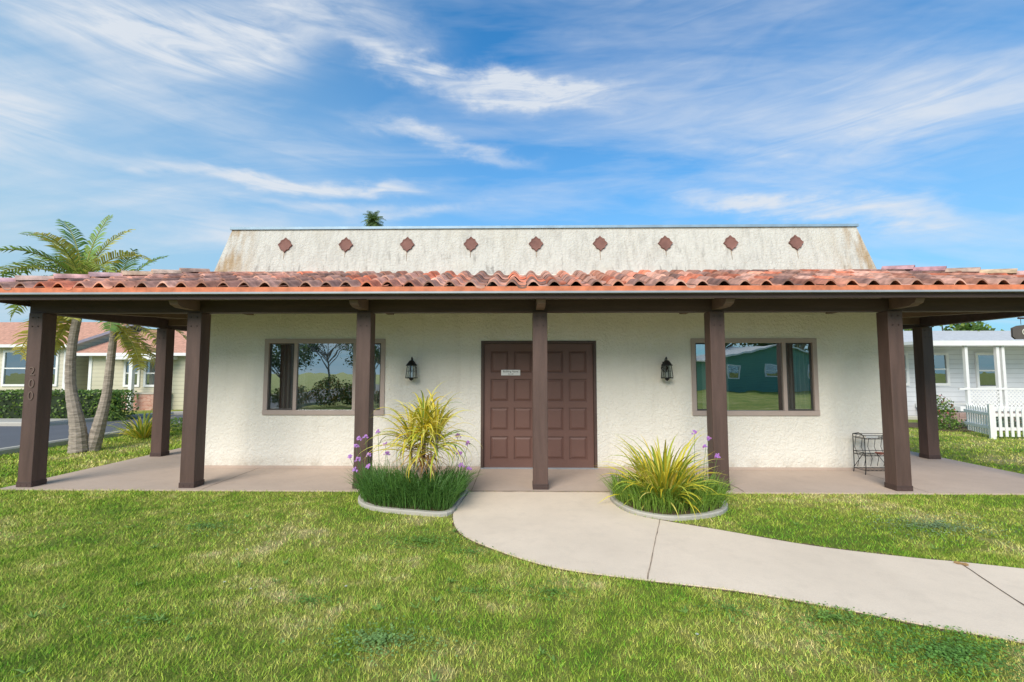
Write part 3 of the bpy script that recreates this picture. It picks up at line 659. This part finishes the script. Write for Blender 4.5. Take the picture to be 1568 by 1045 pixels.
def tree(name,x,y,h,cr,n,cols=HC,s=.14,bare=False):
    b=MB(); tr=.02 if bare else .035
    b.sweep([(x,y,0),(x+.1,y,h*.25),(x,y+.05,h*.5)],[h*tr,h*tr*.75,h*tr*.5],9,1)
    for i in range(14):
        a=R.uniform(0,6.28); L_=cr*R.uniform(.6,1.05); z0_=h*R.uniform(.3,.55); z1_=h*R.uniform(.55,.95)
        e=(x+L_*math.cos(a),y+L_*math.sin(a),z1_); m_=(x+L_*.4*math.cos(a),y+L_*.4*math.sin(a),(z0_+z1_)/2+.1)
        b.sweep([(x,y,z0_),m_,e],[h*tr*.4,h*tr*.25,h*.002],6,1)
        if bare:
            for k in range(16):
                t=R.uniform(.3,1); q=Vector(m_).lerp(Vector(e),t); b.sweep([q,q+Vector((R.uniform(-.8,.8),R.uniform(-.5,.5),R.uniform(.2,1.0)))],[h*.003,h*.001],4,1)
            leaves(b,e[0],e[1],e[2],cr*.4,cr*.4,cr*.3,40,s*.8,cols,.1)
        else: leaves(b,e[0],e[1],e[2],cr*.42,cr*.42,cr*.32,n//14,s,cols,.2)
    return b.obj(name,[m_leaf,m_bark])
DC=[(.05,.09,.02),(.07,.12,.03)]
tree('shade_tree',19.5,21,4.4,1.7,5000,s=.2)
tree('shade_tree',-8.2,-13,3.8,2.0,4000,DC); tree('bare_tree',-12.5,-15,5,2.6,0,bare=True); tree('bare_tree',-10.5,-18,5.5,2.8,0,bare=True); tree('shade_tree',-15,-14,3.6,2.2,3000,DC)
tree('shade_tree',22,-34,8,4,3500,DC,s=.3); tree('shade_tree',14,-34,8,4,3500,DC,s=.3); tree('shade_tree',29,-33,8,4,3500,DC,s=.3)
for (sx_,sy_,rx_,h_) in ((-7.0,-5.2,.8,1.1),(-8.4,-5.6,.9,1.35),(-9.9,-5.0,.9,1.0),(-6.0,-6.2,.7,.8)):
    shrub('garden_shrub',sx_,sy_,rx_,.7,h_,1800,.09,[(.08,.13,.03),(.12,.18,.04),(.30,.20,.06)])
# ------------------------------------------------------------------ neighbouring houses
def siding(name,col):
    m,nt,b,P=newmat(name); sep=nn(nt,'ShaderNodeSeparateXYZ'); nt.links.new(P,sep.inputs[0])
    f=math_(nt,'FRACT',math_(nt,'MULTIPLY',sep.outputs[2],6.0))
    c=mixc(nt,ramp(nt,noise(nt,P,1.5),[(.3,0.),(.7,1.)]),tuple(k*.9 for k in col),col)
    c=mixc(nt,math_(nt,'LESS_THAN',f,.07),c,tuple(k*.6 for k in col))
    nt.links.new(c,b.inputs['Base Color']); b.inputs['Roughness'].default_value=.7; bump(nt,b,f,.02); return m
def brickm(name):
    m,nt,b,P=newmat(name); sep=nn(nt,'ShaderNodeSeparateXYZ'); nt.links.new(P,sep.inputs[0]); cb=nn(nt,'ShaderNodeCombineXYZ')
    nt.links.new(math_(nt,'ADD',sep.outputs[0],sep.outputs[1]),cb.inputs[0]); nt.links.new(sep.outputs[2],cb.inputs[1])
    t=nn(nt,'ShaderNodeTexBrick'); t.inputs['Scale'].default_value=4.5; t.inputs['Color1'].default_value=(.40,.15,.10,1); t.inputs['Color2'].default_value=(.55,.32,.24,1); t.inputs['Mortar'].default_value=(.5,.47,.42,1)
    nt.links.new(cb.outputs[0],t.inputs['Vector']); nt.links.new(t.outputs['Color'],b.inputs['Base Color']); b.inputs['Roughness'].default_value=.9; return m
m_brick=brickm('brick')
m_shing=M('shingle_terracotta',(.56,.29,.20),.9,var=.3,scale=9,bm=.02,bs=12); m_shg=M('shingle_grey',(.50,.51,.52),.9,var=.15,scale=9,bm=.01,bs=12)
m_lg=glassmat('house_glass',.35)
def house(name,x0,x1,y0,y1,eave,ridge,wallm,roofm,wn,side=-1,base=None,axis='x',ov=.4):
    e=empty(name,((x0+x1)/2,(y0+y1)/2,0))
    b=MB(); b.box(x0,x1,y0,y1,0,eave)
    cy=(y0+y1)/2; cx=(x0+x1)/2
    if axis=='x': b.add([(x0+.001,y0,eave),(x0+.001,y1,eave),(x0+.001,cy,ridge-.05),(x1-.001,y0,eave),(x1-.001,y1,eave),(x1-.001,cy,ridge-.05)],[(0,1,2),(3,5,4)])
    else: b.add([(x0,y0+.001,eave),(x1,y0+.001,eave),(cx,y0+.001,ridge-.05),(x0,y1-.001,eave),(x1,y1-.001,eave),(cx,y1-.001,ridge-.05)],[(0,1,2),(3,5,4)])
    b.obj('walls',[wallm],e)
    b=MB(); sl=(ridge-eave)/((y1-y0)/2 if axis=='x' else (x1-x0)/2); t=.12
    if axis=='x':
        A=[(y0-ov,eave-ov*sl),(cy,ridge),(y1+ov,eave-ov*sl)]
        vs=[(x,y,z+k) for x in (x0-ov,x1+ov) for k in (0,t) for y,z in A]
    else:
        A=[(x0-ov,eave-ov*sl),(cx,ridge),(x1+ov,eave-ov*sl)]
        vs=[(x,y,z+k) for y in (y0-ov,y1+ov) for k in (0,t) for x,z in A]
    b.add(vs,[(3,4,10,9),(4,5,11,10)],0); b.add(vs,[(0,1,7,6),(1,2,8,7),(0,3,9,6),(2,5,11,8),(0,1,4,3),(1,2,5,4),(6,7,10,9),(7,8,11,10)],1)
    b.obj('roof',[roofm,m_white],e)
    b=MB(); G=MB(); yf=y0 if side<0 else y1
    for (wx,wzc,w,h) in wn:
        d=side*.05
        ya,yb=sorted((yf,yf+d))
        fw=.09; 
        b.box(wx-w/2-fw,wx+w/2+fw,ya,yb,wzc+h/2,wzc+h/2+fw); b.box(wx-w/2-fw,wx+w/2+fw,ya,yb,wzc-h/2-fw,wzc-h/2)
        b.box(wx-w/2-fw,wx-w/2,ya,yb,wzc-h/2,wzc+h/2); b.box(wx+w/2,wx+w/2+fw,ya,yb,wzc-h/2,wzc+h/2)
        b.box(wx-w/2,wx+w/2,ya+.01,yb-.01,wzc-.025,wzc+.025)
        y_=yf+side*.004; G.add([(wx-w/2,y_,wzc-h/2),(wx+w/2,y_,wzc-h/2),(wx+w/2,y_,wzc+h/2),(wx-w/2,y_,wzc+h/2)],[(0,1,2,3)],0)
        y_=yf+side*.012; G.add([(wx-w/2,y_,wzc-h/2),(wx+w/2,y_,wzc-h/2),(wx+w/2,y_,wzc+h/2),(wx-w/2,y_,wzc+h/2)],[(0,1,2,3)],1)
    b.box(x0-.03,x0+.1,min(yf,yf+side*.03),max(yf,yf+side*.03),0,eave); b.box(x1-.1,x1+.03,min(yf,yf+side*.03),max(yf,yf+side*.03),0,eave)
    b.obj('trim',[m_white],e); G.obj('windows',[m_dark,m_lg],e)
    if base:
        b=MB(); b.box(base[0],base[1],y0-.25,y0-.06,0,base[2]); b.box(base[0]-.03,base[1]+.03,y0-.28,y0-.055,base[2]+.002,base[2]+.06,1); b.obj('brick_base',[m_brick,m_curb],e,)
    return e
m_sid1=siding('siding_cream',(.74,.69,.55)); m_sid2=siding('siding_sage',(.66,.62,.47)); m_sidw=siding('siding_white',(.72,.74,.76)); m_teal=siding('siding_teal',(.14,.34,.28))
h1=house('cream_house',-29,-18.5,18.4,24,2.7,3.8,m_sid1,m_shing,[(-20.6,1.7,.9,1.3),(-19.1,1.7,.4,1.3),(-23,1.7,1.2,1.3),(-26,1.7,1.2,1.3)])
h2=house('sage_house',-17.7,-7.5,18.6,25,2.35,3.5,m_sid2,m_shing,[(-15.9,1.5,.5,.95),(-15.05,1.5,.5,.95),(-12.8,1.5,.8,1.0),(-10,1.5,.8,1.0)],base=(-16.2,-14.2,.65))
b=MB()
for x in (-15.47,-14.4): b.box(x-.07,x+.07,18.0,18.14,.0,2.05)
b.box(-16.4,-14.0,17.9,18.55,2.052,2.18); b.obj('porch_frame',[m_white],h2)
hw_=house('white_mobile_home',13.2,27,16.6,22,2.55,3.15,m_sidw,m_shg,[(15.0,1.65,.75,1.0),(16.9,1.6,.8,1.1),(19.5,1.6,1.2,1.1),(13.75,1.65,.4,1.0)])
b=MB(); b.box(13.0,27,14.9,16.55,2.45,2.55); b.box(12.98,27.02,14.85,14.899,2.40,2.56)
for x in (14.55,15.55,15.72,17.6,19.6): b.box(x-.045,x+.045,14.95,15.04,.45,2.449)
b.box(14.2,22,14.9,16.55,.3,.45)
b.box(14.25,22,14.94,14.99,.98,1.04)
b.obj('porch',[m_white],hw_)
b=MB()
for a0,a1 in ((14.6,15.5),(15.78,17.55),(17.65,19.55)):
    z0_,z1_=.452,.978; st=.12; x=a0-(z1_-z0_)
    while x<a1:
        for sg in (0,1):
            xs_,xe=max(x,a0),min(x+(z1_-z0_),a1)
            if xe-xs_<.02: continue
            if sg==0: za,zb=z0_+(xs_-x),z0_+(xe-x)
            else: za,zb=z1_-(xs_-x),z1_-(xe-x)
            y_=14.95+.012*sg; wv=.022
            b.add([(xs_,y_,za-wv),(xe,y_,zb-wv),(xe,y_,zb+wv),(xs_,y_,za+wv)],[(0,1,2,3)])
        x+=st
b.obj('lattice',[m_white],hw_)
b=MB(); b.box(14.22,22,14.95,15.0,.0,.299); b.obj('skirting',[m_shg],hw_)
house('teal_house',15.5,25.5,-30,-22,2.5,3.7,m_teal,M('roof_light',(.6,.6,.6),.9),[(17.2,1.6,.8,1.0),(20.5,1.6,1.3,1.0),(23.6,1.6,.8,1.0)],side=1,axis='y')
house('cream_house',-5,4.5,-24,-17,2.6,3.8,m_sid1,m_shing,[(-3,1.5,1,1),(2,1.5,1,1)],side=1)
# picket fence
b=MB()
def fence_run(p0,p1):
    p0=Vector((*p0,0));p1=Vector((*p1,0)); t=(p1-p0); Ln=t.length; t.normalize(); q=Vector((-t.y,t.x,0)); n=int(Ln/.125)
    def bar(c,wd,th,z0,z1,point=False):
        a=c-t*wd/2;d=c+t*wd/2
        vs=[a-q*th,d-q*th,d+q*th,a+q*th]; 
        V8=[Vector((v.x,v.y,z0)) for v in vs]+[Vector((v.x,v.y,z1)) for v in vs]
        if point:
            m1=c-q*th;m2=c+q*th; V8+=[Vector((m1.x,m1.y,z1+.05)),Vector((m2.x,m2.y,z1+.05))]
            b.add(V8,[(0,1,5,4),(1,2,6,5),(2,3,7,6),(3,0,4,7),(4,5,8),(6,7,9),(5,6,9,8),(7,4,8,9)])
        else: b.add(V8,[(0,1,5,4),(1,2,6,5),(2,3,7,6),(3,0,4,7),(4,5,6,7)])
    for i in range(n+1): bar(p0+t*(i*.125)-q*.03,.06,.009,.06,.68,True)
    bar((p0+p1)/2,Ln,.018,.20,.27); bar((p0+p1)/2,Ln,.018,.52,.59)
    for i in range(int(Ln/1.8)+1): bar(p0+t*(i*1.8)+q*.03,.09,.04,0,.80)
fence_run((11.15,10.9),(17,10.5)); fence_run((11.15,10.9),(11.75,12.2))
b.obj('white_picket_fence',[m_white])
# office sign
e=empty('office_sign',(11.3,10,0)); b=MB()
b.sweep([(12.0,10.02,0),(12.0,10.02,2.8)],.045,10); b.sweep([(12.0,10.02,2.72),(10.95,10.02,2.72)],.02,8)
b.sweep([(11.0,10.02,2.72),(11.0,10.02,2.58)],.005,6); b.sweep([(11.5,10.02,2.72),(11.5,10.02,2.58)],.005,6); b.obj('signpost',[m_beam],e)
b=MB(); P_=[(-.42,-.10),(-.36,-.15),(.36,-.15),(.42,-.10),(.42,.08),(.30,.13),(0,.16),(-.30,.13),(-.42,.08)]
sx_=11.22
vs=[(sx_+x,10.0,2.42+z) for x,z in P_]+[(sx_+x,10.04,2.42+z) for x,z in P_]; n=len(P_)
b.add(vs,[tuple(range(n)),tuple(range(n,2*n))[::-1]]+[(i,(i+1)%n,n+(i+1)%n,n+i) for i in range(n)]); b.obj('board',[M('sign_board',(.10,.085,.075),.7,bm=.003)],e,bevel=.008)
text('Office',(sx_,9.99,2.41),(pi/2,0,0),.2,M('sign_cream',(.6,.58,.5),.6),'lettering',e,.002)
# ------------------------------------------------------------------ world
w=bpy.data.worlds.new('World'); sc.world=w; w.use_nodes=True; nt=w.node_tree
bg=nt.nodes['Background']; sk=nn(nt,'ShaderNodeTexSky',sky_type='NISHITA'); sk.sun_disc=False
EL,AZ=math.radians(36),math.radians(200); sk.sun_elevation=EL; sk.sun_rotation=AZ; sk.air_density=1.0; sk.dust_density=.6; sk.ozone_density=2.5
tc=nn(nt,'ShaderNodeTexCoord'); sep=nn(nt,'ShaderNodeSeparateXYZ'); nt.links.new(tc.outputs['Generated'],sep.inputs[0])
z=math_(nt,'MAXIMUM',sep.outputs[2],0.0); dn=math_(nt,'ADD',z,.16)
cb=nn(nt,'ShaderNodeCombineXYZ'); nt.links.new(math_(nt,'DIVIDE',sep.outputs[0],dn),cb.inputs[0]); nt.links.new(math_(nt,'DIVIDE',sep.outputs[1],dn),cb.inputs[1])
U=cb.outputs[0]
A1=noise(nt,mapping(nt,U,scale=(.55,2.0,1),rot=(0,0,math.radians(8)),loc=(1.3,.4,0)),1.1,6,.58,.5)
az=math_(nt,'MULTIPLY',math_(nt,'ARCTAN2',sep.outputs[0],sep.outputs[1]),57.2958)
el=math_(nt,'MULTIPLY',math_(nt,'ARCSINE',sep.outputs[2]),57.2958)
cb2=nn(nt,'ShaderNodeCombineXYZ'); nt.links.new(az,cb2.inputs[0]); nt.links.new(el,cb2.inputs[1]); AE=cb2.outputs[0]
W1=math_(nt,'SUBTRACT',noise(nt,mapping(nt,AE,scale=(.05,.12,1)),1.0,3,.6),.5)
W2=math_(nt,'SUBTRACT',noise(nt,mapping(nt,AE,scale=(.10,.22,1),loc=(5,9,0)),1.0,5,.62),.5)
el2=math_(nt,'ADD',el,math_(nt,'ADD',math_(nt,'MULTIPLY',W1,7.0),math_(nt,'MULTIPLY',W2,4.5)))
az2=math_(nt,'ADD',az,math_(nt,'MULTIPLY',W2,10.0))
fine=noise(nt,mapping(nt,AE,scale=(.08,.50,1),rot=(0,0,math.radians(5)),loc=(2,3,0)),1.0,7,.60,1.0)
fineR=ramp(nt,fine,[(.32,.30),(.62,1.0)])
tot=None
for (a0,e0,a1,e1,hw2,amp) in [(-51,29,-27,34.5,2.6,1.1),(-21,35,10.5,31.2,1.2,1.05),(-41.5,19.7,-13,22.0,.75,1.0),(-20,28,1,25.5,.9,.65),(21,20.4,44,14.2,1.1,.8),(27,24.5,50,21.5,3.4,.5),
    (-34,18.3,-6,19.8,.8,.55),(-60,22,-46,21,3.2,.75),(-34,37,-12,37,2.2,.5),(-45,16.5,-20,13.5,1.8,.4),(-45,25,-20,25.5,2.5,.35)]:
    ca_=(a0+a1)/2; ce=(e0+e1)/2; hl=math.hypot(a1-a0,e1-e0)/2*1.05; an=math.atan2(e1-e0,a1-a0); c_,s_=math.cos(an),math.sin(an)
    du=math_(nt,'SUBTRACT',az2,ca_); dv=math_(nt,'SUBTRACT',el2,ce)
    p=math_(nt,'MULTIPLY_ADD',du,c_/hl,math_(nt,'MULTIPLY',dv,s_/hl))
    q=math_(nt,'MULTIPLY_ADD',du,-s_/hw2,math_(nt,'MULTIPLY',dv,c_/hw2))
    p2=math_(nt,'MULTIPLY',p,p)
    d2=math_(nt,'MULTIPLY_ADD',p2,p2,math_(nt,'MULTIPLY',q,q))
    g_=math_(nt,'MULTIPLY',math_(nt,'EXPONENT',math_(nt,'MULTIPLY',d2,-1.0)),amp)
    tot=g_ if tot is None else math_(nt,'ADD',tot,g_)
streak=math_(nt,'MULTIPLY',tot,fineR)
genr=math_(nt,'MULTIPLY',ramp(nt,A1,[(.44,0.),(.66,.55)]),math_(nt,'ADD',math_(nt,'MULTIPLY',fineR,.5),.4))
cl=math_(nt,'ADD',streak,genr); cl=math_(nt,'MINIMUM',cl,.90)
base=mixc(nt,1.0,sk.outputs[0],(.18,.98,1.42),'MULTIPLY')
haze=ramp(nt,z,[(0.,.85),(.22,.56),(.36,.30),(.58,.06)])
left=math_(nt,'MULTIPLY',math_(nt,'SUBTRACT',-5.0,az),.008,clamp=True)
haze=math_(nt,'ADD',haze,left,clamp=True)
base=mixc(nt,haze,base,(2.75,4.25,5.3))
c=mixc(nt,cl,base,(5.1,5.4,5.8))
nt.links.new(c,bg.inputs[0]); bg.inputs[1].default_value=.15
sl=bpy.data.lights.new('sun','SUN'); sl.energy=4.1; sl.angle=math.radians(38); sl.color=(1,.92,.82)
so=bpy.data.objects.new('sun',sl); sc.collection.objects.link(so)
d=Vector((math.sin(AZ)*math.cos(EL),math.cos(AZ)*math.cos(EL),math.sin(EL))); so.rotation_euler=d.to_track_quat('Z','Y').to_euler(); so.location=(0,0,20)
# ------------------------------------------------------------------ camera
cam=bpy.data.cameras.new('cam'); co=bpy.data.objects.new('camera',cam); sc.collection.objects.link(co)
cam.lens=16.0; cam.sensor_width=36; cam.clip_end=1000; cam.clip_start=.05
co.location=(.13,0,1.56); co.rotation_euler=(math.radians(93.86),0,math.radians(1.0)); sc.camera=co
